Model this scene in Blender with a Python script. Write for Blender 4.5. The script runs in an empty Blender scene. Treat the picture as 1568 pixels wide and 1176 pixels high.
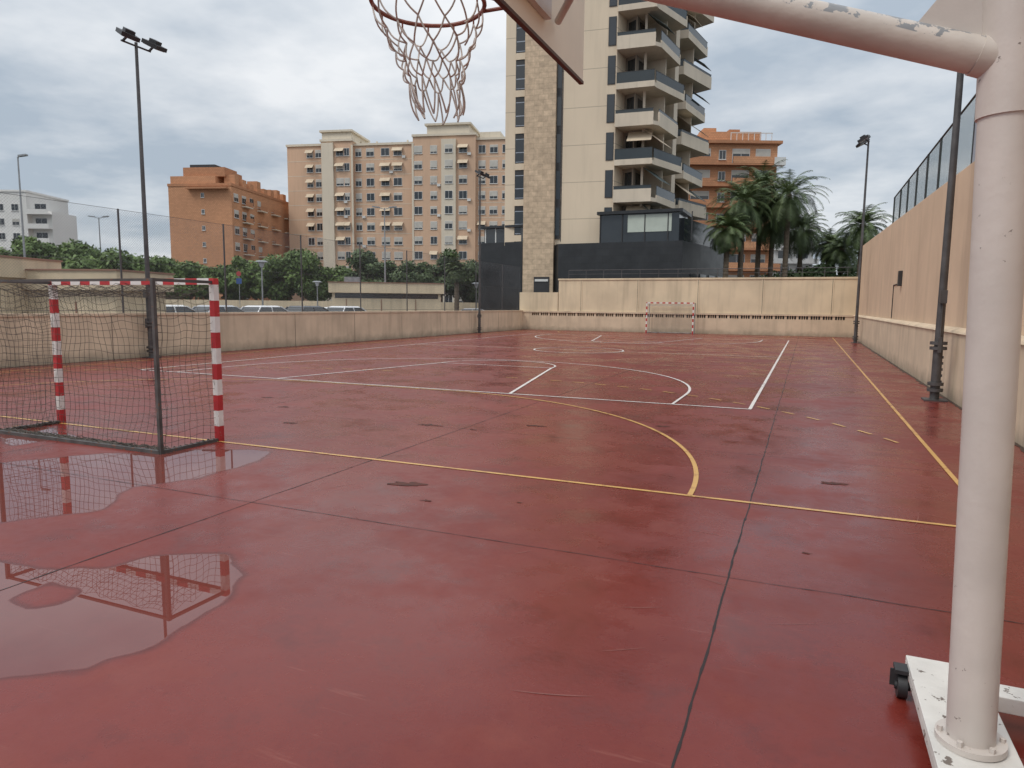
import bpy, math, random
import numpy as np
from mathutils import Vector, Matrix, noise
random.seed(7)
rng = np.random.default_rng(5)
D = bpy.data
scene = bpy.context.scene
COL = scene.collection
R = math.radians
PSI = R(23.1); CP, SP = math.cos(PSI), math.sin(PSI)
def S(e, n):
    """camera-heading axes (rotated 23.1 deg against the court) -> world"""
    return (e*CP - n*SP, e*SP + n*CP)

# ------------------------------------------------------------------ materials
def N(nt, t, **kw):
    n = nt.nodes.new(t)
    for k, v in kw.items():
        setattr(n, k, v)
    return n
def mth(nt, op, a, b=None, c=None, clamp=False):
    n = nt.nodes.new('ShaderNodeMath'); n.operation = op; n.use_clamp = clamp
    for i, v in enumerate((a, b, c)):
        if v is None: continue
        if isinstance(v, (int, float)): n.inputs[i].default_value = v
        else: nt.links.new(v, n.inputs[i])
    return n.outputs[0]
def mixc(nt, f, a, b, mode='MIX'):
    n = nt.nodes.new('ShaderNodeMix'); n.data_type = 'RGBA'; n.blend_type = mode
    for i, v in ((0, f), (6, a), (7, b)):
        if isinstance(v, (int, float)): n.inputs[i].default_value = v
        elif isinstance(v, tuple): n.inputs[i].default_value = (*v[:3], 1)
        else: nt.links.new(v, n.inputs[i])
    return n.outputs[2]
def ramp01(nt, v, a, b):
    n = nt.nodes.new('ShaderNodeMapRange'); n.clamp = True
    nt.links.new(v, n.inputs[0]); n.inputs[1].default_value = a; n.inputs[2].default_value = b
    return n.outputs[0]
def noiz(nt, vec, scale, detail=4, rough=.55, sc=None):
    if sc:
        m = nt.nodes.new('ShaderNodeMapping'); m.inputs['Scale'].default_value = sc
        nt.links.new(vec, m.inputs[0]); vec = m.outputs[0]
    n = nt.nodes.new('ShaderNodeTexNoise'); n.inputs['Scale'].default_value = scale
    n.inputs['Detail'].default_value = detail; n.inputs['Roughness'].default_value = rough
    nt.links.new(vec, n.inputs['Vector'])
    return n.outputs[0]
MATS = {}
def mat(name, col, rough=.7, var=.15, scale=1.5, bump=0., bscale=40, metal=0., streak=0., chips=None, chipcol=(.1,.1,.1), brick=None, spec=.5, grime=None, chiptop=False):
    if name in MATS: return MATS[name]
    m = D.materials.new(name); m.use_nodes = True; nt = m.node_tree
    b = nt.nodes['Principled BSDF']
    geo = N(nt, 'ShaderNodeNewGeometry'); P = geo.outputs['Position']
    n1 = noiz(nt, P, scale, 3, .6)
    f = ramp01(nt, n1, .3, .7)
    dark = tuple(c*(1-var) for c in col); lite = tuple(min(1, c*(1+var*.5)) for c in col)
    c = mixc(nt, f, dark, lite)
    if brick:
        t = N(nt, 'ShaderNodeTexBrick')
        sp = N(nt, 'ShaderNodeSeparateXYZ'); nt.links.new(P, sp.inputs[0])
        cb = N(nt, 'ShaderNodeCombineXYZ')
        nt.links.new(mth(nt, 'ADD', sp.outputs[0], sp.outputs[1]), cb.inputs[0]); nt.links.new(sp.outputs[2], cb.inputs[1])
        nt.links.new(cb.outputs[0], t.inputs['Vector'])
        t.inputs['Scale'].default_value = 1; t.inputs['Brick Width'].default_value = brick[0]; t.inputs['Row Height'].default_value = brick[1]
        t.inputs['Mortar Size'].default_value = brick[2]
        t.inputs['Color1'].default_value = (1,1,1,1); t.inputs['Color2'].default_value = (brick[3],)*3+(1,); t.inputs['Mortar'].default_value = (.6,.6,.6,1)
        c = mixc(nt, 1., c, t.outputs[0], 'MULTIPLY')
    if streak:
        s = noiz(nt, P, 1., 4, .6, sc=(2.2, 2.2, .18))
        sf = ramp01(nt, s, .5, .75)
        c = mixc(nt, mth(nt, 'MULTIPLY', sf, streak), c, tuple(x*.45 for x in col))
    if grime:
        sz = N(nt, 'ShaderNodeSeparateXYZ'); nt.links.new(P, sz.inputs[0])
        g_ = mth(nt, 'SUBTRACT', 1., ramp01(nt, mth(nt,'ADD',sz.outputs[2],mth(nt,'MULTIPLY_ADD',noiz(nt,P,2.5,4,.65),-.8*grime[0]*2,.8*grime[0])), 0., grime[0]))
        c = mixc(nt, mth(nt, 'MULTIPLY', g_, grime[1]), c, tuple(x*.35 for x in col))
    if chips:
        s = noiz(nt, P, chips[1], 6, .65)
        cf = ramp01(nt, s, chips[0], chips[0]+.012)
        if chiptop:
            sn = N(nt, 'ShaderNodeSeparateXYZ'); nt.links.new(geo.outputs['Normal'], sn.inputs[0])
            cf = mth(nt, 'MULTIPLY', cf, ramp01(nt, mth(nt,'ADD',sn.outputs[2],mth(nt,'MULTIPLY_ADD',n1,.5,-.25)), .12, .16))
        c = mixc(nt, cf, c, chipcol)
    nt.links.new(c, b.inputs['Base Color'])
    rr = mth(nt, 'MULTIPLY_ADD', n1, .2, rough-.1, clamp=True)
    nt.links.new(rr, b.inputs['Roughness'])
    b.inputs['Metallic'].default_value = metal
    b.inputs['Specular IOR Level'].default_value = spec
    if bump:
        bn = noiz(nt, P, bscale, 2, .6)
        bp = N(nt, 'ShaderNodeBump'); bp.inputs['Strength'].default_value = bump; bp.inputs['Distance'].default_value = .02
        nt.links.new(bn, bp.inputs['Height']); nt.links.new(bp.outputs[0], b.inputs['Normal'])
    MATS[name] = m
    return m

# ------------------------------------------------------------------ mesh builder
class MB:
    def __init__(s): s.v=[]; s.f=[]; s.m=[]
    def add(s, vs, fs, mi=0):
        o=len(s.v); s.v+= [tuple(v) for v in vs]
        for f in fs: s.f.append(tuple(i+o for i in f)); s.m.append(mi)
    def hexa(s, bot, top, mi=0):
        s.add(list(bot)+list(top), [(3,2,1,0),(4,5,6,7),(0,1,5,4),(1,2,6,5),(2,3,7,6),(3,0,4,7)], mi)
    def box(s,x0,x1,y0,y1,z0,z1,mi=0):
        s.hexa([(x0,y0,z0),(x1,y0,z0),(x1,y1,z0),(x0,y1,z0)],[(x0,y0,z1),(x1,y0,z1),(x1,y1,z1),(x0,y1,z1)],mi)
    def prism(s, poly, z0, z1, mi=0):
        n=len(poly)
        s.add([(x,y,z0) for x,y in poly]+[(x,y,z1) for x,y in poly],
              [tuple(range(n))[::-1], tuple(range(n,2*n))]+[(i,(i+1)%n,(i+1)%n+n,i+n) for i in range(n)], mi)
    def tube(s, p0,p1,r0,r1=None,seg=12,mi=0,caps=True):
        if r1 is None: r1=r0
        p0=Vector(p0);p1=Vector(p1); d=(p1-p0).normalized()
        a=d.orthogonal().normalized(); b=d.cross(a)
        vs=[]
        for p,r in((p0,r0),(p1,r1)):
            for i in range(seg):
                t=2*math.pi*i/seg; vs.append(p+a*math.cos(t)*r+b*math.sin(t)*r)
        fs=[(i,(i+1)%seg,(i+1)%seg+seg,i+seg) for i in range(seg)]
        if caps: fs+=[tuple(range(seg))[::-1],tuple(range(seg,2*seg))]
        s.add(vs,fs,mi)
    def bar(s,p0,p1,w,h,mi=0):
        p0=Vector(p0);p1=Vector(p1); d=(p1-p0).normalized()
        a=d.cross(Vector((0,0,1)))
        a = a.normalized() if a.length>1e-4 else Vector((1,0,0))
        b=d.cross(a).normalized()
        q=lambda p:[p-a*w/2-b*h/2,p+a*w/2-b*h/2,p+a*w/2+b*h/2,p-a*w/2+b*h/2]
        s.hexa(q(p0),q(p1),mi)
    def obj(s,name,mats,parent=None,smooth=False,bevel=0):
        me=D.meshes.new(name); me.from_pydata(s.v,[],s.f)
        for m in mats: me.materials.append(m)
        me.polygons.foreach_set('material_index', s.m)
        if smooth:
            me.polygons.foreach_set('use_smooth',[True]*len(s.f))
        me.update()
        o=D.objects.new(name,me); COL.objects.link(o)
        if smooth: 
            me.set_sharp_from_angle(angle=R(40))
        if parent: o.parent=parent
        if bevel:
            md=o.modifiers.new('bevel','BEVEL'); md.width=bevel; md.segments=2; md.limit_method='ANGLE'
        return o
def empty(name, loc=(0,0,0)):
    e=D.objects.new(name,None); COL.objects.link(e); e.location=loc; e.empty_display_size=.3
    return e
def curves(name, splines, r, m, parent=None, res=1):
    cu=D.curves.new(name,'CURVE'); cu.dimensions='3D'; cu.bevel_depth=r; cu.bevel_resolution=res
    for sp in splines:
        s=cu.splines.new('POLY'); s.points.add(len(sp)-1)
        for i,p in enumerate(sp): s.points[i].co=(*p,1)
    cu.materials.append(m)
    o=D.objects.new(name,cu); COL.objects.link(o)
    if parent: o.parent=parent
    return o

class Fac:
    def __init__(s, O, P, mb=None):
        s.O=Vector((*O,0)); d=Vector((P[0]-O[0],P[1]-O[1],0)); s.L=d.length; s.U=d.normalized()
        s.Nn=Vector((s.U.y,-s.U.x,0))
    def p(s,u,d,z): q=s.O+s.U*u+s.Nn*d; return (q.x,q.y,z)
    def box(s,mb,u0,u1,d0,d1,z0,z1,mi=0):
        mb.hexa([s.p(u0,d1,z0),s.p(u1,d1,z0),s.p(u1,d0,z0),s.p(u0,d0,z0)],[s.p(u0,d1,z1),s.p(u1,d1,z1),s.p(u1,d0,z1),s.p(u0,d0,z1)],mi)
    def wedge(s,mb,u0,u1,d0,d1,z0,z1,mi=0,t=.04):
        mb.hexa([s.p(u0,d1,z0-t),s.p(u1,d1,z0-t),s.p(u1,d0,z1-t),s.p(u0,d0,z1-t)],[s.p(u0,d1,z0),s.p(u1,d1,z0),s.p(u1,d0,z1),s.p(u0,d0,z1)],mi)

# ------------------------------------------------------------------ common materials
M_cream = mat('stucco_peach',(.63,.46,.315),.85,.10,.6,bump=.25,bscale=60,streak=.28)
M_creamw= mat('stucco_cream',(.66,.54,.375),.85,.14,.5,bump=.25,bscale=60,streak=.42)
M_lowband=mat('stucco_pale',(.62,.49,.35),.85,.16,.8,bump=.25,bscale=60,streak=.45,grime=(.35,.65))
M_pole  = mat('galvanised_dark_steel',(.10,.095,.095),.5,.3,3,bump=.1,metal=.4)
M_galv  = mat('galvanised_steel',(.32,.33,.34),.45,.25,4,metal=.6)
M_white = mat('white_paint_goal',(.72,.69,.66),.45,.14,4,chips=(.66,16),chipcol=(.3,.16,.12),grime=(.25,.5))
M_red   = mat('red_paint_goal',(.46,.03,.035),.45,.2,4,chips=(.66,16),chipcol=(.35,.25,.22),grime=(.25,.4))
M_glass = mat('window_glass',(.025,.03,.035),.12,.3,.3,spec=.8)
M_black = mat('black_stone',(.022,.024,.027),.35,.3,1.2,brick=(1.2,.6,.012,.8))
M_frame = mat('white_window_frame',(.62,.62,.60),.6,.1,1)
M_dark  = mat('dark_metal',(.03,.03,.032),.5,.2,2)

# ------------------------------------------------------------------ world
SUN_EL, SUN_AZ = R(52), R(215)
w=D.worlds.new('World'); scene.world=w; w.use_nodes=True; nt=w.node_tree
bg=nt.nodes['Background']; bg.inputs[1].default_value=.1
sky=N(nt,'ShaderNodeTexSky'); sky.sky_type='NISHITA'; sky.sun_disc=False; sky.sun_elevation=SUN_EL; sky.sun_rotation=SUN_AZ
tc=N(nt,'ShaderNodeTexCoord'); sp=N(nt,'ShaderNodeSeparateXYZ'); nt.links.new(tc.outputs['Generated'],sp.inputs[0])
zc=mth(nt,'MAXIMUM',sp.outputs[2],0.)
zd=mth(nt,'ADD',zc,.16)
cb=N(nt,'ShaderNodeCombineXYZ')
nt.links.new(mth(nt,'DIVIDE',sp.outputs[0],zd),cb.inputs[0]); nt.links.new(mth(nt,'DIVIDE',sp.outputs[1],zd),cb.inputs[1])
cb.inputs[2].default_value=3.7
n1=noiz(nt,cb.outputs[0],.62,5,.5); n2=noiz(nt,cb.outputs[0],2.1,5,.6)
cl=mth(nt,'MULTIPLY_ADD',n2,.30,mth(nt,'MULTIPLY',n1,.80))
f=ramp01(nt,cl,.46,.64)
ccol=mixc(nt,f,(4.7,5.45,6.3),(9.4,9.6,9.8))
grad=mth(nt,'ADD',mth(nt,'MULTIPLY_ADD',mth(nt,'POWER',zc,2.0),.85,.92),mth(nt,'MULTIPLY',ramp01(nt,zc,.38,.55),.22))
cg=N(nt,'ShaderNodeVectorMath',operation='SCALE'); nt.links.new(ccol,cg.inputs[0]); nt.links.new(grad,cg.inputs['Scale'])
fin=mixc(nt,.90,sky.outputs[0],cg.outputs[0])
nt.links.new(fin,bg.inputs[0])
sun=D.lights.new('sun','SUN'); sun.energy=1.35; sun.angle=R(16); sun.color=(1,.95,.87)
so=D.objects.new('sun',sun); COL.objects.link(so)
az=R(215)
sd=Vector((math.sin(az)*math.cos(SUN_EL), math.cos(az)*math.cos(SUN_EL), math.sin(SUN_EL)))
so.rotation_euler=sd.to_track_quat('Z','Y').to_euler()

# ------------------------------------------------------------------ camera
cam=D.cameras.new('camera'); co=D.objects.new('camera',cam); COL.objects.link(co)
cam.sensor_width=36; cam.lens=24.1; cam.clip_end=5000; cam.clip_start=.05
Rm=Matrix.Rotation(PSI,4,'Z')@Matrix.Rotation(R(90-6.55),4,'X')@Matrix.Rotation(.0101,4,'Z')
co.matrix_world=Matrix.Translation((0,0,1.78))@Rm
scene.camera=co
scene.view_settings.view_transform='Standard'; scene.view_settings.look='None'; scene.view_settings.exposure=0

# ------------------------------------------------------------------ ground
g=MB(); g.add([(-2500,-2500,-.02),(2500,-2500,-.02),(2500,2500,-.02),(-2500,2500,-.02)],[(0,1,2,3)])
g.obj('ground',[mat('asphalt',(.07,.07,.072),.75,.25,.4,bump=.2,bscale=30)])

P1=[(-5.64,5.9),(-5.5,4.96),(-5.93,4.51),(-5.52,3.88),(-5.89,3.31),(-7.2,2.6),(-9.2,3.2),(-8.3,4.3),(-7.4,5.4),(-6.6,6.15),(-5.9,6.25)]
P2=[(-3.30,3.30),(-3.71,3.50),(-4.15,3.26),(-4.19,2.97),(-4.5,2.85),(-4.98,2.85),(-5.6,2.6),(-4.6,1.5),(-3.54,1.75),(-3.12,2.05),(-3.02,2.47),(-3.1,2.9)]
ISL=[(-4.35,2.72),(-4.05,2.75),(-3.9,2.55),(-4.05,2.38),(-4.3,2.45)]
P3=[(-9.9,5.6),(-8.9,5.2),(-8.8,5.9),(-9.6,6.3),(-10.3,6.1)]
def sdf(P,poly):
    px,py=P[:,0],P[:,1]; d=np.full(len(P),1e9); ins=np.zeros(len(P),bool)
    n=len(poly)
    for i in range(n):
        a=np.array(poly[i]);b=np.array(poly[(i+1)%n]); e=b-a
        wx=px-a[0];wy=py-a[1]; t=np.clip((wx*e[0]+wy*e[1])/(e@e),0,1)
        d=np.minimum(d,np.hypot(wx-e[0]*t,wy-e[1]*t))
        c=((a[1]>py)!=(b[1]>py))&(px<(b[0]-a[0])*(py-a[1])/(b[1]-a[1]+1e-12)+a[0]); ins^=c
    return np.where(ins,d,-d)
def lin(a,b,s): return list(np.arange(a,b,s))
xs=lin(-19.5,-10.5,1.)+lin(-10.5,-2.4,.06)+lin(-2.4,2.7,.6)+[2.7]
ys=lin(-8,1.2,1.)+lin(1.2,6.7,.06)+lin(6.7,47.6,1.)+[47.6]
X,Y=np.meshgrid(xs,ys); pts=np.stack([X.ravel(),Y.ravel()],1)
wet=np.maximum(np.maximum(sdf(pts,P1),np.minimum(sdf(pts,P2),-sdf(pts,ISL))),sdf(pts,P3)); wet=np.clip(wet,-.6,.6)
nx,ny=len(xs),len(ys)
faces=[(j*nx+i,j*nx+i+1,(j+1)*nx+i+1,(j+1)*nx+i) for j in range(ny-1) for i in range(nx-1)]
me=D.meshes.new('court_floor'); me.from_pydata([(x,y,0) for x,y in pts],[],faces)
at=me.attributes.new('wet','FLOAT','POINT'); at.data.foreach_set('value',wet.astype(np.float32))
m=D.materials.new('wet_red_court'); m.use_nodes=True; nt=m.node_tree; b=nt.nodes['Principled BSDF']
P=N(nt,'ShaderNodeNewGeometry').outputs['Position']
aw=N(nt,'ShaderNodeAttribute'); aw.attribute_name='wet'
big=noiz(nt,P,.33,5,.65); med=noiz(nt,P,1.5,6,.7); fine=noiz(nt,P,26,3,.7)
edge=noiz(nt,P,1.1,2,.5); edge2=noiz(nt,P,6,2,.5)
v=mth(nt,'ADD',aw.outputs['Fac'],mth(nt,'MULTIPLY_ADD',edge,.5,-.25))
v=mth(nt,'ADD',v,mth(nt,'MULTIPLY_ADD',edge2,.06,-.03))
pud=ramp01(nt,v,0.,.015)
c=mixc(nt,ramp01(nt,big,.32,.68),(.138,.018,.013),(.190,.030,.021))
c=mixc(nt,mth(nt,'MULTIPLY',ramp01(nt,med,.52,.72),.40),c,(.235,.060,.040))
c=mixc(nt,mth(nt,'MULTIPLY',ramp01(nt,med,.47,.33),.5),c,(.090,.014,.011))
c=mixc(nt,mth(nt,'MULTIPLY',ramp01(nt,fine,.58,.78),.3),c,(.07,.014,.011))
sc=noiz(nt,P,2.5,4,.7,sc=(.5,5,1)); c=mixc(nt,mth(nt,'MULTIPLY',ramp01(nt,sc,.64,.72),.22),c,(.34,.13,.10))
tide=mth(nt,'MULTIPLY',ramp01(nt,v,-.05,0.),mth(nt,'SUBTRACT',1.,pud))
c=mixc(nt,mth(nt,'MULTIPLY',tide,.6),c,(.060,.012,.010))
c=mixc(nt,mth(nt,'MULTIPLY',pud,.6),c,(.150,.052,.042))
nt.links.new(c,b.inputs['Base Color'])
ro=mth(nt,'MULTIPLY_ADD',ramp01(nt,med,.32,.70),.24,.10)
ro=mth(nt,'ADD',ro,mth(nt,'MULTIPLY',fine,.05))
patch=noiz(nt,P,.55,5,.7,sc=(1,1,1)); dry=ramp01(nt,patch,.46,.60); ro=mth(nt,'MULTIPLY_ADD',dry,.18,ro)
ro=mth(nt,'MULTIPLY',ro,mth(nt,'SUBTRACT',1.,pud))
nt.links.new(ro,b.inputs['Roughness']); nt.links.new(mth(nt,'MULTIPLY_ADD',pud,.18,1.40),b.inputs['IOR'])
bp=N(nt,'ShaderNodeBump'); bp.inputs['Distance'].default_value=.004
nt.links.new(mth(nt,'MULTIPLY',mth(nt,'SUBTRACT',1.,pud),.22),bp.inputs['Strength'])
nt.links.new(mth(nt,'ADD',fine,mth(nt,'MULTIPLY',med,2.)),bp.inputs['Height']); nt.links.new(bp.outputs[0],b.inputs['Normal'])
me.materials.append(m); me.update()
o=D.objects.new('court_floor',me); COL.objects.link(o)

jb=MB()
def crack(p,q,w,z=.0025):
    p=Vector((*p,0));q=Vector((*q,0)); L=(q-p).length; n=int(L/.06)+1; d=(q-p)/n; nn=Vector((-d.y,d.x,0)).normalized()
    vs=[];fs=[]
    for i in range(n+1):
        c=p+d*i; wob=noise.noise(Vector((c.x*1.7,c.y*1.7,3)))*.012+noise.noise(Vector((c.x*9,c.y*9,3)))*.003
        ww=w*(.45+.9*abs(noise.noise(Vector((c.x*3,c.y*3,9))))+1.1*max(0,noise.noise(Vector((c.x*13,c.y*13,2)))))
        c=c+nn*wob
        vs+=[(c.x-nn.x*ww,c.y-nn.y*ww,z),(c.x+nn.x*ww,c.y+nn.y*ww,z)]
        if i: k=2*i; fs.append((k-2,k,k+1,k-1))
    jb.add(vs,fs)
for i,k in enumerate(range(-4,1)):
    x=-.385+4.1*k; crack((x,-8),(x,47.5),(.0085 if k==0 else .006 if k==-1 else .004),.0020)
for k in range(-3,11): crack((-19.5,4.59+4.1*k),(2.5,4.59+4.1*k),.0030 if k else .0042,.0028)
jb.obj('expansion_joint',[mat('joint_dark',(.02,.010,.009),.6,.3,9)])
gt=MB()
def silt(p,q,w,z=.0036):
    p=Vector((*p,0));q=Vector((*q,0)); L=(q-p).length; n=int(L/.15)+1; d=(q-p)/n; nn=Vector((-d.y,d.x,0)).normalized(); vs=[];fs=[]
    for i in range(n+1):
        c=p+d*i; ww=w*(.5+abs(noise.noise(Vector((c.x*1.5,c.y*1.5,19))))*1.6)
        vs+=[(c.x,c.y,z),(c.x+nn.x*ww,c.y+nn.y*ww,z)]
        if i: k=2*i; fs.append((k-2,k,k+1,k-1))
    gt.add(vs,fs)
silt((2.695,-8),(2.695,47.5),.09); silt((2.6,47.55),(-19.4,47.55),.08); silt((-19.49,47.5),(-19.49,-8),.08)
gt.obj('silt_line',[mat('wet_silt',(.035,.018,.014),.35,.5,8)])
sk_=MB(); r4=random.Random(12)
for i in range(150):
    x=r4.uniform(-8,2.2); y=r4.uniform(2.6,16); an=r4.gauss(0.1,.5); L=r4.uniform(.08,.5); w_=r4.uniform(.001,.003)
    if sdf(np.array([[x,y]]),P1)[0]>-.3 or sdf(np.array([[x,y]]),P2)[0]>-.3: continue
    bend=r4.uniform(-.5,.5); n=6; vs=[];fs=[]; cx,cy=x,y
    for k in range(n+1):
        a_=an+bend*k/n; nn=(-math.sin(a_),math.cos(a_)); ww=w_*math.sin(math.pi*(k+.3)/(n+.6))
        vs+=[(cx-nn[0]*ww,cy-nn[1]*ww,.0033),(cx+nn[0]*ww,cy+nn[1]*ww,.0033)]
        if k: q=2*k; fs.append((q-2,q,q+1,q-1))
        cx+=math.cos(a_)*L/n; cy+=math.sin(a_)*L/n
    sk_.add(vs,fs)
sk_.obj('scuff_mark',[mat('scuffed_concrete',(.28,.10,.08),.4,.3,9)])

def line_mat(name,col,amt=.8):
    m=D.materials.new(name); m.use_nodes=True; nt=m.node_tree; b=nt.nodes['Principled BSDF']
    P=N(nt,'ShaderNodeNewGeometry').outputs['Position']
    n=noiz(nt,P,5,5,.7); n2=noiz(nt,P,.8,2,.6)
    c=mixc(nt,mth(nt,'MULTIPLY',ramp01(nt,mth(nt,'ADD',n,mth(nt,'MULTIPLY_ADD',n2,.4,-.2)),.52,.68),amt),col,(.20,.05,.038))
    nt.links.new(c,b.inputs['Base Color']); b.inputs['Roughness'].default_value=.3
    return m
M_yel=line_mat('worn_yellow_paint',(.60,.35,.11),.7); M_wl=line_mat('worn_white_paint',(.76,.72,.69),.5)
yl=MB(); wl=MB()
def seg(mb,p,q,w,z):
    p=Vector(p);q=Vector(q);d=(q-p).normalized();n=Vector((-d.y,d.x))*w/2
    mb.add([(*(p-n),z),(*(q-n),z),(*(q+n),z),(*(p+n),z)],[(0,1,2,3)])
def arc(mb,c,r,a0,a1,w,z,dash=None):
    n=max(6,int(abs(a1-a0)*r/.15)); 
    for i in range(n):
        if dash and (i//dash)%2: continue
        t0=a0+(a1-a0)*i/n;t1=a0+(a1-a0)*(i+1)/n
        q=lambda t,rr:(c[0]+rr*math.cos(t),c[1]+rr*math.sin(t),z)
        mb.add([q(t0,r-w/2),q(t0,r+w/2),q(t1,r+w/2),q(t1,r-w/2)],[(0,1,2,3)])
pi=math.pi
CX=-8.43; XL,XR=-18.43,1.53
ZY=.005; ZW=.008
seg(yl,(XL,6.5),(XR+.025,6.5),.05,ZY); seg(yl,(XL,46.5),(XR,46.5),.05,ZY)
seg(yl,(XR,6.53),(XR,46.47),.05,ZY+.001); seg(yl,(XL,6.53),(XL,46.47),.05,ZY+.001)
seg(yl,(XL,26.5),(XR,26.5),.05,ZY-.001)
for s,yb in((1,6.5),(-1,46.5)):
    arc(yl,(CX+1.5,yb),6,0,s*pi/2,.05,ZY+.002); arc(yl,(CX-1.5,yb),6,pi,pi-s*pi/2,.05,ZY+.002)
    seg(yl,(CX-1.5,yb+s*6),(CX+1.5,yb+s*6),.05,ZY+.002)
    if s>0:
        arc(yl,(CX+1.5,yb),9,0.44,pi/2,.05,ZY+.002,dash=2)
        arc(yl,(CX-1.5,yb),9,pi-.44,pi/2,.05,ZY+.002,dash=2)
yl.obj('court_marking',[M_yel])
BL,BR,B0,B1=CX-7.55,CX+7.6,12.62,40.6
for y in(B0,B1): seg(wl,(BL,y),(BR+.025,y),.06,ZW)
for x in(BL,BR): seg(wl,(x,B0+.03),(x,B1-.03),.06,ZW+.001)
seg(wl,(BL,26.6),(BR,26.6),.05,ZW-.001)
arc(wl,(CX,26.6),1.8,0,2*pi,.07,ZW+.002)
for s,y0 in((1,B0),(-1,B1)):
    ww=.055 if s>0 else .075
    seg(wl,(CX+3,y0),(CX+1.8,y0+s*5.8),.065,ZW+.002); seg(wl,(CX-3,y0),(CX-1.8,y0+s*5.8),.065,ZW+.002)
    seg(wl,(CX-1.8,y0+s*5.8),(CX+1.8,y0+s*5.8),ww,ZW+.003)
    arc(wl,(CX,y0+s*5.8),1.8,0,s*pi,ww,ZW+.004)
    arc(wl,(CX,y0+s*1.575),6.25,0,s*pi,ww,ZW+.002)
    for sx in(-1,1): seg(wl,(CX+sx*6.25,y0),(CX+sx*6.25,y0+s*1.575),.05,ZW+.0025)
wl.obj('court_marking',[M_wl])
st=MB()
for (x,y,r) in [(-3.55,5.75,.17),(-5.05,8.75,.17),(-7.0,8.0,.12),(-3.6,9.4,.13),(.35,7.6,.13),(-8.2,9.2,.12),(-4.3,8.7,.06),(-3.1,5.3,.04),(-1.9,10.2,.12),(-9.3,10.0,.12),(-2.3,5.6,.025),(.1,5.3,.03)]:
    vs=[(x,y,.0038)]; n=26
    for i in range(n):
        t=2*pi*i/n; rr=r*(.7+.9*noise.noise(Vector((math.cos(t)*1.6+x,math.sin(t)*1.6+y,0))))
        vs.append((x+math.cos(t)*rr*1.35,y+math.sin(t)*rr*.6,.0038))
    st.add(vs,[(0,i+1,(i+1)%n+1) for i in range(n)])
st.obj('rust_stain',[mat('rusty_wet_stain',(.085,.018,.008),.5,.7,11,spec=.25)])

# ------------------------------------------------------------------ perimeter walls
wb=MB()
ZL=1.37
def rtop(y): return 4.22+.028*y
wb.hexa([(2.85,-8,0),(3.15,-8,0),(3.15,48,0),(2.85,48,0)],[(2.85,-8,rtop(-8)),(3.15,-8,rtop(-8)),(3.15,48,rtop(48)),(2.85,48,rtop(48))],0)
wb.box(2.70,2.847,-8,47.6,-.01,ZL-.05,1)
wb.hexa([(2.66,-8,ZL-.05),(2.847,-8,ZL-.05),(2.847,47.6,ZL-.05),(2.66,47.6,ZL-.05)],[(2.69,-8,ZL),(2.847,-8,ZL+.06),(2.847,47.6,ZL+.06),(2.69,47.6,ZL)],1)
wb.obj('boundary_wall',[M_cream,M_lowband],bevel=.012)
wb=MB(); wb.box(-19.75,-19.5,-8,47.6,-.01,1.34,0); wb.box(-19.78,-19.47,-8,47.6,1.34,1.42,0)
for k in range(13): wb.box(-19.497,-19.492,-6+4.1*k,-5.985+4.1*k,0,1.34,1)
wb.obj('boundary_wall',[M_lowband,M_dark],bevel=.01)
wb=MB()
FY=47.6
wb.box(-19.78,2.84,FY,FY+.35,-.01,1.06,1)
n=30; 
x0,x1=-18.9,2.2; st_=(x1-x0)/n
wb.box(-19.78,x0,FY,FY+.35,1.06,1.28,1); wb.box(x1,2.84,FY,FY+.35,1.06,1.28,1)
for i in range(n):
    a=x0+i*st_; wb.box(a,a+.15,FY+.002,FY+.348,1.06,1.28,1)
    for j in range(3): 
        c=a+.15+(st_-.15)*(j+1)/4; wb.box(c-.025,c+.025,FY+.02,FY+.3,1.06,1.28,1)
wb.box(x0,x1,FY+.18,FY+.346,1.06,1.28,2)
wb.box(-19.78,2.84,FY-.05,FY+.40,1.28,1.40,1)
wb.box(-16.7,2.84,FY+.05,FY+.33,1.40,3.62,0)
wb.box(-16.75,2.84,FY+.0,FY+.38,3.62,3.74,0)
wb.box(-19.78,-16.76,FY+.05,FY+.33,1.40,2.75,0)
for x in (-15,-10.9,-6.8,-2.7,1.4):
    wb.box(x-.09,x-.012,FY+.03,FY+.049,1.4,3.62,0); wb.box(x-.012,x+.012,FY+.035,FY+.049,1.4,3.62,2); wb.box(x+.012,x+.09,FY+.03,FY+.049,1.4,3.62,0)
wb.obj('boundary_wall',[M_creamw,M_lowband,M_dark])
rb=MB()
for i in range(15): rb.tube((-16+i*1.3,FY+.2,3.74),(-16+i*1.3,FY+.2,4.35),.02,seg=6)
rb.tube((-16,FY+.2,4.33),(2.4,FY+.2,4.33),.02,seg=6); rb.tube((-16,FY+.2,4.05),(2.4,FY+.2,4.05),.012,seg=6)
rb.obj('railing',[M_pole])
fx=MB(); fx.box(2.74,2.85,26.2,26.5,2.55,3.05); fx.box(2.82,2.85,26.5,28.5,2.62,2.66); fx.box(2.82,2.85,28.46,28.5,1.45,2.62); fx.obj('junction_box',[M_dark],bevel=.01)

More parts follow.
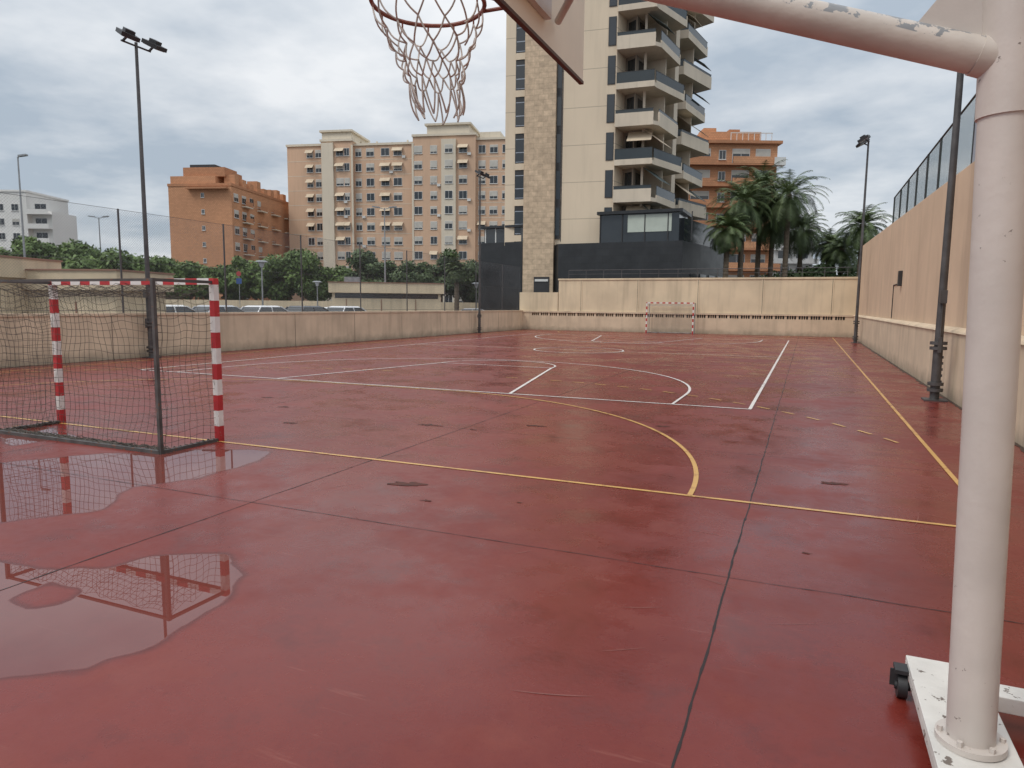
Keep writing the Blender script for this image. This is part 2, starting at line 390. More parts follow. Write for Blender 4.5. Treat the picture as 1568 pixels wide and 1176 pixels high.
def link_mat(name,col,k,wd,extra=0):
    m=D.materials.new(name); m.use_nodes=True; nt=m.node_tree; b=nt.nodes['Principled BSDF']; out=nt.nodes['Material Output']
    P=N(nt,'ShaderNodeNewGeometry').outputs['Position']; s=N(nt,'ShaderNodeSeparateXYZ'); nt.links.new(P,s.inputs[0])
    u=mth(nt,'ADD',s.outputs[0],s.outputs[1]); 
    a=mth(nt,'FRACT',mth(nt,'MULTIPLY',mth(nt,'ADD',u,s.outputs[2]),k)); c=mth(nt,'FRACT',mth(nt,'MULTIPLY',mth(nt,'SUBTRACT',u,s.outputs[2]),k))
    f=mth(nt,'MAXIMUM',mth(nt,'LESS_THAN',a,wd),mth(nt,'LESS_THAN',c,wd))
    t=N(nt,'ShaderNodeBsdfTransparent'); mx=N(nt,'ShaderNodeMixShader')
    nt.links.new(f,mx.inputs[0]); nt.links.new(t.outputs[0],mx.inputs[1]); nt.links.new(b.outputs[0],mx.inputs[2]); nt.links.new(mx.outputs[0],out.inputs[0])
    b.inputs['Base Color'].default_value=(*col,1); b.inputs['Roughness'].default_value=.5
    return m
M_link=link_mat('chain_link',(.20,.21,.22),12,.075)
M_gmesh=link_mat('green_mesh',(.012,.05,.04),14,.3)
fb=empty('chain_link_fence'); a=MB()
for k in range(-4,12):
    y=15.0+4.15*k
    if y>47.4: continue
    a.tube((-19.6,y,1.42),(-19.6,y,4.6),.03,seg=8)
a.tube((-19.6,-6,1.5),(-19.6,47.4,1.5),.008,seg=5)
for z in(3.0,4.58): a.tube((-19.6,-6,z),(-19.6,47.4,z),.006,seg=5)
a.obj('posts',[M_pole],fb)
a=MB(); a.add([(-19.6,-6,1.45),(-19.6,47.4,1.45),(-19.6,47.4,4.58),(-19.6,-6,4.58)],[(0,1,2,3)]); a.obj('mesh',[M_link],fb)
fb=empty('mesh_fence'); a=MB()
for k in range(0,20):
    y=32-2.1*k
    a.tube((3.0,y,rtop(y)-.02),(3.0,y,6.25),.03,seg=8)
a.tube((3,-8,6.24),(3,32,6.24),.025,seg=6,mi=0); 
a.obj('posts',[M_dark],fb)
a=MB(); a.add([(3,17.4,rtop(17.4)),(3,32,rtop(32)),(3,32,6.24),(3,17.4,6.24)],[(0,1,2,3)]); a.obj('mesh',[M_gmesh],fb)
a=MB()
for k in range(12):
    y1=17.2-2.1*k; y0=y1-1.95
    a.hexa([(2.98,y0,rtop(y0)+.1),(3.02,y0,rtop(y0)+.1),(3.02,y1,rtop(y1)+.1),(2.98,y1,rtop(y1)+.1)],[(2.98,y0,6.9),(3.02,y0,6.9),(3.02,y1,6.9),(2.98,y1,6.9)])
a.obj('panels',[mat('grey_panel',(.34,.38,.44),.4,.1,1)],fb)

# ------------------------------------------------------------------ floodlight masts
def mast(x,y,h,face):
    e=empty('floodlight_mast',(x,y,0)); a=MB()
    a.box(-.2,.2,-.2,.2,0,.03); a.tube((0,0,.03),(0,0,1.05),.085,.085,16); 
    a.tube((0,0,.18),(0,0,.24),.14,seg=16); a.tube((0,0,.30),(0,0,.36),.14,seg=16)
    a.tube((0,0,1.0),(0,0,1.06),.15,seg=16); a.tube((0,0,1.10),(0,0,1.16),.15,seg=16)
    for s in(-1,1): a.box(-.03,.03,s*.13-.03,s*.13+.03,.95,1.25)
    a.tube((0,0,1.05),(0,0,h),.075,.045,16)
    for i in range(5): a.box(.07,.10,-.03+.0,.03,.35+i*.12,.40+i*.12)
    a.tube((-.0,-.5,h-.1),(0,.5,h-.1),.03,seg=8)
    a.box(-.06,.06,-.16,-.085,1.9,2.15); a.tube((0,-.1,1.2),(0,-.1,1.9),.012,seg=6)
    o=a.obj('mast',[M_pole],e,smooth=True)
    hd=MB()
    for s in(-1,1):
        c=Vector((face*.22,s*.45,h+.0)); 
        Rr=Matrix.Rotation(face*R(28),3,'Y')@Matrix.Rotation(s*R(18),3,'Z')
        def bx(x0,x1,y0,y1,z0,z1,mi):
            hd.hexa([c+Rr@Vector(v) for v in[(x0,y0,z0),(x1,y0,z0),(x1,y1,z0),(x0,y1,z0)]],[c+Rr@Vector(v) for v in[(x0,y0,z1),(x1,y0,z1),(x1,y1,z1),(x0,y1,z1)]],mi)
        bx(-.26,.26,-.26,.26,-.02,.10,0); bx(-.12,.12,-.14,.14,.10,.2,0); bx(-.22,.22,-.22,.22,-.035,-.02,1)
        hd.bar((0,s*.45,h-.1),c+Vector((0,0,.02)),.05,.05,0)
    hd.obj('lamp_heads',[M_dark,mat('lamp_glass',(.5,.52,.55),.15,.05)],e)
mast(-19.2,15.6,9.6,1); mast(-19.2,39.6,9.8,1); mast(2.4,15.6,9.8,-1); mast(2.4,40.0,10.2,-1)

# ------------------------------------------------------------------ goals
def goal(y,face,netcol,framemat):
    e=empty('handball_goal',(CX,y,0)); a=MB(); hw=1.5; t=.08; bk=-face*.88
    for s in(-1,1):
        xa,xb=(s*hw, s*(hw+t)); xa,xb=min(xa,xb),max(xa,xb)
        for k in range(10): a.box(xa,xb,-t/2,t/2,k*.2,(k+1)*.2,(k)%2)
        a.box(xa,xb,-t/2,t/2,2.0,2.08,0)
    n=15
    for k in range(n): a.box(-hw+k*3/n,-hw+(k+1)*3/n,-t/2,t/2,2.0,2.08,1-k%2)
    a.obj('posts_and_crossbar',[M_red,M_white],e)
    b=MB()
    for s in(-1,1):
        x=s*(hw+.04)
        b.bar((x,-face*.04,2.03),(x,bk,2.03),.035,.035); b.bar((x,bk,2.05),(x,bk,.0),.042,.042)
        b.bar((x,-face*.04,.02),(x,bk,.02),.04,.04)
    b.bar((-hw-.04,bk,.02),(hw+.04,bk,.02),.05,.04); b.bar((-hw-.04,bk,2.03),(hw+.04,bk,2.03),.03,.03)
    b.obj('rear_frame',[framemat],e)
    sp=[]
    def sag(p):
        q=Vector(p); return noise.noise(q*1.3)*.07+noise.noise(q*4)*.02
    def sheet(f,nu,nv,ss=2):
        for i in range(nu+1): sp.append([f(i/nu,j/(nv*ss)) for j in range(nv*ss+1)])
        for j in range(nv+1): sp.append([f(i/(nu*ss),j/nv) for i in range(nu*ss+1)])
    X0,X1=-hw-.03,hw+.03
    def fbk(u,v):
        x=X0+(X1-X0)*u; z=.04+1.97*v
        top=max(0,(v-.6)/.4)
        return (x+sag((x,0,z+5))*.6,bk+face*(.03+sag((x,1,z))+.08*math.sin(v*pi)),z-.10*top*abs(math.sin(u*pi*5))-.03*noise.noise(Vector((x*3,z*3,2))))
    sheet(fbk,32,21)
    for s in(-1,1):
        def fs(u,v,s=s):
            yy=-face*.04+(bk+face*.04)*u; z=.03+1.97*v
            top=max(0,(v-.6)/.4)
            return (s*(hw+.03)-s*(.04+abs(sag((s*3,yy*2,z)))*1.5)*math.sin(u*pi),yy+sag((yy,s,z))*.7,z-.09*top*abs(math.sin(u*pi*2))-.03*noise.noise(Vector((yy*4,z*3,s))))
        sheet(fs,9,21)
    def fr(u,v):
        x=X0+(X1-X0)*u; yy=-face*.02+(bk+face*.04)*v; return (x+.02*noise.noise(Vector((x*3,yy*5,8))),yy,1.995-.12*math.sin(v*pi)-.04*abs(math.sin(u*pi*6))-.04*noise.noise(Vector((x*2,yy*3,1))))
    sheet(fr,32,9)
    curves('net',sp,.0024,netcol,e,res=0)
    sk=[]
    for q in range(12):
        sk.append([(X0+(X1-X0)*i/60, bk+face*(.02+.03*q/3)+.06*noise.noise(Vector((i*.35,q*2.1,0))), .02+.05*abs(noise.noise(Vector((i*.5,q*1.7,4))))+.01) for i in range(61)])
        for s in(-1,1):
            sk.append([(s*(hw+.03)+.05*noise.noise(Vector((i*.5,q*3.1,s))), -face*.05+(bk+face*.05)*i/20,.02+.05*abs(noise.noise(Vector((i*.5,q,7))))) for i in range(21)])
    curves('net_skirt',sk,.005,netcol,e,res=0)
M_netd=mat('net_dark_cord',(.085,.072,.06),.85,.4,5); M_netw=mat('net_pale_cord',(.45,.43,.40),.8,.2,5)
M_gfr=mat('weathered_steel_tube',(.085,.078,.075),.6,.45,5,chips=(.62,12),chipcol=(.16,.07,.04))
goal(6.54,1,M_netd,M_gfr); goal(46.5,-1,M_netw,M_galv)

# ------------------------------------------------------------------ portable basketball stand
M_bpaint=mat('cream_enamel',(.60,.545,.50),.42,.14,2.2,bump=.08,bscale=25,chips=(.68,20),chipcol=(.22,.18,.16),streak=.4)
M_barm=mat('cream_enamel_peeling',(.62,.56,.50),.42,.18,3,bump=.1,bscale=25,chips=(.53,16),chipcol=(.24,.25,.26),streak=.3,chiptop=True)
M_base=mat('white_base_enamel',(.66,.64,.60),.45,.15,4,bump=.1,chips=(.62,15),chipcol=(.16,.13,.11))
bs=empty('basketball_stand'); a=MB()
pb=Vector((.65,2.89,.17)); pt=Vector((.572,2.845,2.60)); d=(pt-pb)
a.tube(pb,pb+d*.93,.079,.079,32); a.tube(pb+d*.928,pb+d*1.33,.086,.086,32)
a.tube(pb-Vector((0,0,.0)),pb+d*.010,.115,.115,32)
for k in range(6):
    t=2*pi*k/6; c=pb+Vector((math.cos(t)*.1,math.sin(t)*.1,.02)); a.tube(c,c+Vector((0,0,.022)),.010,seg=6)
a.obj('post',[M_bpaint],bs,smooth=True)
a=MB(); ae=Vector((-1.02,2.575,3.09)); a0=pt+(ae-pt)*.03
a.tube(a0,ae,.060,.056,32); a.tube(a0,pt+(ae-pt)*.062,.066,.064,32)
a.obj('arm',[M_barm],bs,smooth=True)
a=MB()
u=(ae-pt).normalized(); 
tri=[pt+u*.09+Vector((0,0,.045)), pt+u*.30+Vector((0,0,.055)), pt+Vector((-.07,0,.42))]
nn=Vector((0,.010,0)); a.add([t-nn for t in tri]+[t+nn for t in tri],[(0,1,2),(5,4,3),(0,3,4,1),(1,4,5,2),(2,5,3,0)])
a.tube(pt+Vector((-.05,0,.75)),(-1.03,2.575,3.72),.03,.03,16)
for sy in(-.32,.32): a.tube(ae+Vector((.25,0,0)),(-1.04,2.575+sy,2.98),.016,seg=12); a.tube(ae+Vector((.35,0,0.05)),(-1.04,2.575+sy,3.6),.016,seg=12)
a.box(-1.058,-1.03,2.36,2.79,2.95,3.2)
a.obj('brackets',[M_bpaint],bs,smooth=True)
a=MB(); a.box(-1.075,-1.060,1.825,3.325,2.866,3.90,0)
a.box(-1.078,-1.057,1.822,3.328,2.85,2.864,1)
a.box(-1.078,-1.057,1.822,3.328,3.902,3.916,1)
a.obj('backboard',[mat('backboard_panel',(.82,.74,.61),.6,.08,2,streak=.15),mat('backboard_frame',(.10,.05,.03),.6,.3,6)],bs)
RC=Vector((-1.487,2.575,3.0)); a=MB()
nr=40
for k in range(nr):
    t0=2*pi*k/nr;t1=2*pi*(k+1)/nr
    a.tube(RC+Vector((math.cos(t0)*.23,math.sin(t0)*.23,0)),RC+Vector((math.cos(t1)*.23,math.sin(t1)*.23,0)),.009,seg=8,caps=False)
for s in(-1,1): a.tube(RC+Vector((.17,s*.155,-.0)),(-1.09,2.575+s*.09,2.97),.008,seg=8)
a.tube(RC+Vector((.23,0,0)),(-1.09,2.575,2.93),.009,seg=8); a.box(-1.10,-1.08,2.46,2.69,2.88,3.05)
for k in range(12):
    t=2*pi*k/12; c=RC+Vector((math.cos(t)*.222,math.sin(t)*.222,-.012)); a.tube(c,c+Vector((0,0,-.022)),.004,seg=6)
a.obj('rim',[mat('rusty_orange_rim',(.24,.075,.05),.55,.3,20)],bs,smooth=True)
rows=[(0,.222),(-.085,.180),(-.155,.145),(-.22,.122),(-.28,.108),(-.42,.090)]
sh=Vector((.045,.03,0)); sp=[]
def knot(i,r):
    z,rad=rows[r]; t=2*pi*(i+.5*(r%2))/12
    j=Vector((noise.noise(Vector((i*3.1,r*2.7,0))),noise.noise(Vector((i*3.1,r*2.7,5))),noise.noise(Vector((i*2.1,r*1.7,9)))))*(.034 if r else 0)
    k=(-z/.455)
    return RC+Vector((math.cos(t)*rad,math.sin(t)*rad,z-.03))+sh*k+j
for r in range(5):
    for i in range(12):
        A=knot(i,r)
        for B in ((knot(i,r+1),knot(i-1,r+1)) if r%2==0 else (knot(i,r+1),knot(i+1,r+1))):
            out=Vector(((A+B)/2)-RC); out.z=0; out.normalize()
            L=[]
            for q in range(7):
                s=q/6; p=A.lerp(B,s); p=p+out*(.012*math.sin(s*pi))+Vector((0,0,-.012*math.sin(s*pi))); L.append(p)
            sp.append(L)
curves('net',sp,.0036,mat('net_rope',(.52,.46,.42),.85,.3,20),bs,res=2)
a=MB()
a.box(.515,.80,1.75,3.55,.145,.165); 
a.box(.515,.53,1.75,3.55,.10,.145); a.box(.785,.80,1.75,3.55,.10,.145)
a.box(.80,2.1,3.32,3.44,.09,.16); a.box(.80,2.1,1.86,1.98,.09,.16); a.box(2.1,2.3,1.75,3.55,.09,.16)
a.box(1.55,2.05,2.05,3.2,.165,.65)
a.obj('base_frame',[M_base],bs,bevel=.004)
a=MB()
for (x,y) in((.56,3.46),(.56,1.85),(2.2,3.46),(2.2,1.85)):
    a.tube((x-.085,y,.055),(x-.045,y,.055),.055,seg=20); a.tube((x-.095,y,.055),(x-.03,y,.055),.02,seg=12)
    a.bar((x-.095,y,.05),(x-.095,y+.0,.13),.04,.008); a.box(x-.1,x-.03,y-.04,y+.04,.125,.143)
a.obj('castors',[M_dark],bs,smooth=True)

# ------------------------------------------------------------------ buildings
def window(mb,F,u,z,w,h,base=0,shut=None,mf=0,mg=1,ms=2):
    F.box(mb,u-w/2-.07,u+w/2+.07,base,base+.06,z-.07,z+h+.07,mf)
    F.box(mb,u-w/2,u-.03,base+.03,base+.068,z,z+h,mg); F.box(mb,u+.03,u+w/2,base+.03,base+.068,z,z+h,mg)
    if shut: F.box(mb,u-w/2,u+w/2,base+.03,base+.09,z+h*(1-shut),z+h,ms)
    F.box(mb,u-w/2-.12,u+w/2+.12,base,base+.14,z-.14,z-.072,mf)
M_shut=mat('roller_shutter',(.55,.53,.48),.7,.15,1,brick=(50,.12,.02,1))
M_awn=mat('beige_awning',(.55,.45,.33),.8,.15,1)
M_tan=mat('tan_render',(.59,.40,.275),.85,.10,.1,streak=.2)
M_crs=mat('cream_render',(.63,.56,.45),.85,.10,.1,streak=.2)
M_orange=mat('orange_brick',(.58,.29,.155),.85,.12,.15,brick=(.5,.25,.02,.85))
M_orange2=mat('orange_brick_deep',(.49,.23,.12),.85,.12,.15,brick=(.5,.25,.02,.85))
M_roof=mat('roof_terracotta',(.30,.16,.11),.8,.2,.5)

e=empty('apartment_block'); A=S(-48.2,150); B=S(4,141); F=Fac(A,B); px=lambda x:(x-443)/7.02
wl_=MB(); wi=MB()
secs=[(443,500,34.6,0),(500,548,35.2,1.0),(548,640,34.4,0),(640,732,35.6,1.0),(732,815,34.8,0)]
for x0,x1,z,dd in secs:
    F.box(wl_,px(x0),px(x1),-14,dd,0,z,0); F.box(wl_,px(x0)-.15,px(x1)+.15,-14.2,dd+.25,z,z+.45,1)
for x0,x1,z in((500,545,37.6),(660,722,38.2)):
    F.box(wl_,px(x0),px(x1),-9,.4,z-2.8,z-.4,1); F.box(wl_,px(x0)-.4,px(x1)+.4,-9.4,.8,z-.4,z,1)
F.box(wl_,px(735),px(765),-6,-1,35.2,36.6,1)
for i in range(14): F.box(wl_,px(450+i*24),px(452+i*24),-5,-4.6,35,36.0+random.random()*.8,1)
for x0,x1,dd in((502,520,1.0),(683,704,1.0)): F.box(wl_,px(x0),px(x1),dd,dd+.5,0,34.9,1)
for x in (548,640): F.box(wl_,px(x)-.2,px(x)+.2,1.0,1.12,0,34.4,1)
wl_.obj('walls',[M_tan,M_crs],e)
cols=[(479,1.3,0),(493,1.3,0),(529,1.5,1),(540,1.0,1),(555,1.2,0),(573,1.6,0),(596,1.7,0),(615,1.7,0),(648,1.6,1),(671,1.3,1),(694,1.5,1.5),(714,1.6,1),(740,1.3,0),(757,1.5,0),(775,1.5,0)]
for fl in range(11):
    z=1.6+fl*3.02
    for ci,(x,wd,dd) in enumerate(cols):
        rr=random.random()
        window(wi,F,px(x),z+.5,wd,1.45,dd,shut=(.3+.6*random.random()) if rr<.65 else None)
        if ci in(0,2,6,7,11) and random.random()<.5 or random.random()<.08:
            F.wedge(wi,px(x)-wd*.65,px(x)+wd*.65,dd+.05,dd+.9,z+1.3,z+2.1,3)
        if random.random()<.12: F.box(wi,px(x)+wd*.6,px(x)+wd*.6+.7,dd,dd+.35,z-.1,z+.4,0)
    for x0,x1,dd in((443,500,0),(548,640,0),(732,800,0)): F.box(wi,px(x0)+.02,px(x1)-.02,dd,dd+.02,z-.32,z-.22,4)
wi.obj('windows',[M_frame,M_glass,M_shut,M_awn,M_crs],e)

e=empty('apartment_block'); c0=S(-52.3,130); l0=S(-52.3-12.4,130+1.5); r0=S(-49.5,154.5)
FL=Fac(l0,c0); FR=Fac(c0,r0); wl_=MB(); wi=MB()
FL.box(wl_,0,12.5,-24,0,0,23.2,0); FL.box(wl_,-.1,12.6,-24.2,.1,23.2,23.7,1)
FL.box(wl_,0,9,-20,-.8,23.7,25.2,0); FL.box(wl_,2.2,10.5,-6,-1.5,25.2,26.9,2); FL.box(wl_,3,8,-6,-2.5,26.9,27.6,3)
FL.box(wl_,4,12,.1,1.0,22.6,22.9,2)
for k in range(8):
    u=2+k*2.9; FR.box(wl_,u,u+1.5,-2.4,-.3,23.7,24.9+.7*(k%3==0)+.3*(k%2),0)
FR.box(wl_,5,8,-7,-2,23.7,26.5,2)
FL.box(wl_,.0,-.01+12.5,0,.12,2.5,3.0,2)
wl_.obj('walls',[M_orange,M_orange2,M_orange2,M_dark],e)
for fl in range(7):
    z=2+fl*3.0
    for k in range(8):
        u=1.6+k*3.0
        window(wi,FR,u,z+.6,1.5,1.35,0,shut=random.choice([None,.5,.8,.3]))
        if k%2==1:
            FR.box(wi,u-.9,u+1.9,.0,.9,z-.15,z+.05,3); FR.box(wi,u-.9,u+1.9,.82,.9,z+.05,z+.95,4)
    window(wi,FL,6.8,z+1.2,.5,.7,0); 
wi.obj('windows',[M_frame,M_glass,M_shut,M_crs,M_orange2],e)

e=empty('apartment_block'); A=S(-128,150); B=S(-104.3,150); F=Fac(A,B); wl_=MB(); wi=MB()
F.box(wl_,0,F.L,-14,0,0,24.8,0); F.box(wl_,0,F.L+.2,-14.2,.2,24.8,25.2,0); F.box(wl_,F.L,F.L+4.3,-10,-1.5,0,21,0)
for fl in range(7):
    z=2+fl*3.05
    F.box(wl_,F.L,F.L+4.6,-1.5,0.3,z-.15,z+.05,0); F.box(wl_,F.L,F.L+4.6,.2,.3,z+.05,z+.9,0)
    window(wi,F,F.L+2,z+.1,2.4,2.1,-1.5)
    for k in range(7): window(wi,F,2+k*3.2,z+.6,1.4,1.3,0,shut=random.choice([None,.5]))
wl_.obj('walls',[mat('white_render',(.72,.71,.68),.85,.08,.1,streak=.2)],e); wi.obj('windows',[M_frame,M_glass,M_shut],e)

e=empty('apartment_block'); A=S(25.0,103); B=S(38.3,103); C=S(41.5,115); F=Fac(A,B); G=Fac(B,C); wl_=MB(); wi=MB()
F.box(wl_,-2,F.L,-12,0,0,25.4,0); F.box(wl_,-2.2,F.L+.5,-12.2,.6,25.4,25.8,1)
F.box(wl_,2.6,11.5,-9,-2,25.8,27.6,0); F.box(wl_,3.5,5.4,-7,-4,27.6,28.6,0); F.box(wl_,7.2,8.8,-5,-3.5,27.6,28.3,1)
for i in range(8): F.box(wl_,6.5+i*.85,6.58+i*.85,-.4,-.3,25.8,27.0,2)
F.box(wl_,6.5,12.6,-.42,-.28,27.0,27.1,2)
for fl in range(8):
    z=1.3+fl*3.02
    F.box(wl_,-2,F.L-.8,0,1.1,z-.2,z+.05,1); F.box(wl_,.3,4.2,1.0,1.1,z+.05,z+.95,1); F.box(wl_,6.6,12.5,1.0,1.12,z+.05,z+1.0,0)
    F.box(wl_,12.5,F.L+.8,0,1.3,z-.2,z+.9,2 if fl>2 else 1)
    for u,wd in((2.2,2.6),(8,2.4),(11.2,2.0)): window(wi,F,u,z+.1,wd,2.1,0,shut=random.choice([None,.3,.6]))
    window(wi,F,5.3,z+.8,.9,1.2,0)
    for u in(3,7): window(wi,G,u,z+.7,1.5,1.3,0)
wl_.obj('walls',[M_orange,M_orange2,M_frame],e); wi.obj('windows',[M_frame,M_glass,M_shut],e)

e=empty('apartment_block'); A=S(48.5,130); B=S(56,130); F=Fac(A,B); wl_=MB(); wi=MB()
F.box(wl_,0,F.L,-10,0,0,18,0); F.box(wl_,1,F.L-2,-8,-2,18,20,0)
for fl in range(6):
    z=1.5+fl*2.9; F.box(wl_,-.4,F.L+.6,0,1.2,z-.2,z+.7,0); window(wi,F,2,z+.8,2.2,1.4,0); window(wi,F,5.4,z+.8,2.2,1.4,0)
wl_.obj('walls',[mat('grey_render',(.5,.5,.49))],e); wi.obj('windows',[M_frame,M_glass],e)

e=empty('residential_tower')
tA=(-.81,62.7); tB=(8.5,60.0); tB2=(11.5,59.1); tE=(19.0,71.3)
FA=Fac(S(*tA),S(*tB)); FB=Fac(S(*tB),S(*tB2)); FS=Fac(S(*tB2),S(*tE))
H=31.2; Z0=7.4; FH=3.1
M_tow=mat('tower_cream_panels',(.67,.56,.42),.75,.06,.2,streak=.14,brick=(30,3.1,.03,1))
M_stone=mat('tower_stone_cladding',(.60,.46,.32),.8,.25,2.5,brick=(.9,.45,.012,.82))
M_slab=mat('balcony_parapet',(.61,.53,.42),.75,.12,.4,streak=.3)
M_bglass=mat('balcony_glass',(.035,.045,.05),.10,.2,.4,spec=.5)
M_blind=mat('green_awning',(.07,.09,.085),.8,.2,1)
M_rec=mat('shaded_recess_wall',(.28,.24,.20),.8,.15,.5)  # balcony recess shade put into the wall colour, darker than tower panels
ci=FS.p(0.6,-1.9,0)[:2]; ei=FS.p(FS.L-.3,-1.9,0)[:2]
A2=FA.p(0,0,0)[:2];B2=FA.p(FA.L,0,0)[:2]; Bi=(B2[0]+FS.U.x*1.9,B2[1]+FS.U.y*1.9)
bk1=FS.p(FS.L-.3,-9,0)[:2]; bk2=FA.p(0,-14,0)[:2]
wl_=MB()
wl_.prism([A2,B2,Bi,ci,ei,bk1,bk2],Z0-.3,H,0)
wl_.prism([FA.p(-.3,.3,0)[:2],FA.p(FA.L+.2,.3,0)[:2],FB.p(FB.L+.4,.4,0)[:2],FS.p(FS.L+.3,.5,0)[:2],bk1,bk2],H,H+.5,0)
wl_.prism([FA.p(2,-2,0)[:2],FA.p(FA.L,-2,0)[:2],FS.p(FS.L-5,-4,0)[:2],bk1,FA.p(2,-12,0)[:2]],H+.5,H+3.2,0)
FA.box(wl_,1.85,4.62,.0,.45,0,H-.01,1)
FA.box(wl_,5.12,5.17,0,.03,Z0,H,2)
wl_.obj('walls',[M_tow,M_stone,M_dark],e)
wi=MB()
FA.box(wi,.92,1.83,0,.03,Z0,H-1,2)
FA.box(wi,4.63,5.08,0,.10,Z0+.2,H-1,2)
F2=Fac(Bi,ci); F3=Fac(ci,ei)
for fl in range(8):
    z=Z0+.2+fl*FH
    for u0,u1 in((.98,1.78),):
        FA.box(wi,u0,u1,.03,.07,z+.5,z+2.5,3); FA.box(wi,u0,u1,.07,.075,z+.56,z+1.3,1); FA.box(wi,u0,u1,.07,.075,z+1.38,z+2.44,1)
        FA.box(wi,u0-.06,u1+.05,.03,.09,z-.15,z+.4,4)
    FA.box(wi,4.68,5.03,.10,.11,z+.3,z+2.7,1)
    FA.box(wi,FA.L-.75,FA.L-.1,.0,.05,z+.3,z+2.6,2); FA.box(wi,FA.L-.7,FA.L-.15,.05,.06,z+.35,z+2.55,1)
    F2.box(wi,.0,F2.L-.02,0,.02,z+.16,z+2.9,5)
    F2.box(wi,.3,F2.L-.1,.02,.05,z+.2,z+2.6,2)
    for k in range(2): F2.box(wi,.36+k*(F2.L-.5)/2,.36+(k+1)*(F2.L-.5)/2-.1,.05,.06,z+.25,z+2.55,1)
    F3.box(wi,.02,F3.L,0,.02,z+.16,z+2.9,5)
    for k in range(4):
        u=.6+k*3.2; F3.box(wi,u,u+2.9,.02,.05,z+.2,z+2.6,2); F3.box(wi,u+.06,u+1.42,.05,.06,z+.25,z+2.55,1); F3.box(wi,u+1.48,u+2.84,.05,.06,z+.25,z+2.55,1)
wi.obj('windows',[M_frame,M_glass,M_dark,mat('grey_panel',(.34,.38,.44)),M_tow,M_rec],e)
bl=MB()
def edge_par(p,q,z,hs,hg,t=.12):
    f=Fac(p,q)
    if hs: f.box(bl,0,f.L,-t,0,z+.16,z+.16+hs,0)
    if hg: f.box(bl,.03,f.L-.03,-t*.7,-t*.4,z+.16+hs,z+.16+hs+hg,1); f.box(bl,0,f.L,-t*.8,-t*.3,z+.16+hs+hg,z+.2+hs+hg,2)
rr=random.Random(3)
for fl in range(8):
    z=Z0+.2+fl*FH; odd=fl%2
    o1=.1+.35*odd; o2=.9-.5*odd
    p0=FB.p(0,.1+.25*odd,0)[:2]; p1=FB.p(FB.L+.05,.25+.2*odd,0)[:2]
    q1=FS.p(.25,o1,0)[:2]; q2=FS.p(5.2,o2,0)[:2]; q3=FS.p(5.9,-1.85,0)[:2]
    bl.prism([p0,p1,q1,q2,q3,ci,Bi],z-.16,z+.16,0)
    if odd: edge_par(p0,p1,z,.75,.25)
    else: edge_par(p0,p1,z,.15,.85)
    if rr.random()<.45: edge_par(q1,q2,z,.8,.2)
    else: edge_par(q1,q2,z,.25,.75)
    edge_par(q2,q3,z,.6,.4)
    r0_=FS.p(7.0,-1.85,0)[:2]; r1=FS.p(7.5,.0+.3*(1-odd),0)[:2]; r2=FS.p(13.2,.4+.5*odd,0)[:2]; r3=FS.p(14.1,-1.85,0)[:2]
    bl.prism([r0_,r1,r2,r3],z-.16,z+.16,0); edge_par(r0_,r1,z,.4,.6); edge_par(r1,r2,z,.8 if odd else .3,.2 if odd else .7); edge_par(r2,r3,z,.6,.4)
    FS.box(bl,5.95,6.95,-1.89,-.3,z-.2,z+FH-.2,0)
    FB.box(bl,FB.L-1.0,FB.L-.8,-1.2,-1.0,z+.16,z+FH-.16,0)
    FS.box(bl,2.9,3.05,-1.88,-.1,z+.16,z+FH-.16,0); FS.box(bl,10.4,10.55,-1.88,-.1,z+.16,z+FH-.16,0)
    if rr.random()<.7: FS.wedge(bl,.4,2.8,-.9,.7,z+1.6,z+2.85,3 if rr.random()<.5 else 4)
    if rr.random()<.7: FS.wedge(bl,8,10.3,-.9,.7,z+1.6,z+2.85,4)
    if rr.random()<.6: FS.wedge(bl,3.1,5.4,-.9,.9,z+1.5,z+2.85,3)
    if rr.random()<.6: FS.wedge(bl,10.7,13,-.9,.9,z+1.5,z+2.85,3)
    if rr.random()<.5: FB.wedge(bl,1.0,FB.L-.1,-1.2,.2,z+1.8,z+2.85,4)
    for q in range(3): 
        u=rr.uniform(.5,2.6); FB.box(bl,u,u+.35,-1.1,-.7,z+.16,z+.9+rr.random()*.5,2)
bl.obj('balconies',[M_slab,M_bglass,M_dark,M_blind,M_awn],e)
pd=MB()
pA=FA.p(5.18,1.0,0)[:2]; pC=S(13.6,56.0); pD=S(20.6,66.5)
FP=Fac(pA,pC); FQ=Fac(pC,pD)
pd.prism([pA,pC,pD,S(17,70),S(2,68)],0,Z0-.31,0)
FP.box(pd,3.6,FP.L-.4,-4,-.3,Z0-.31,Z0+2.0,1); FP.box(pd,3.4,FP.L-.1,-4.2,.0,Z0+2.0,Z0+2.25,0)
FP.box(pd,6.0,FP.L-1.0,-.3,-.25,Z0+.5,Z0+1.9,4)
for k in range(5): FP.box(pd,3.6+k*1.9,3.68+k*1.9,-.3,-.22,Z0-.31,Z0+2.0,2)
FQ.box(pd,1,11,-3,-.3,Z0-.31,Z0+1.6,1)
for k in range(4): FQ.box(pd,2+k*2.4,3.6+k*2.4,0,.05,3.0,4.6,1)
pL=S(-3.0,64.0); pM=FA.p(1.82,.46,0)[:2]; FW=Fac(pL,pM)
FW.box(pd,0,FW.L,-5,0,0,Z0,0); FW.box(pd,.2,FW.L,-5,-.3,Z0,Z0+1.3,1); FW.box(pd,0,FW.L,-5,-.0,Z0+1.3,Z0+1.5,0)
for k in range(4): FW.box(pd,.3+k*1.1,.4+k*1.1,-.3,-.25,Z0,Z0+1.3,3)
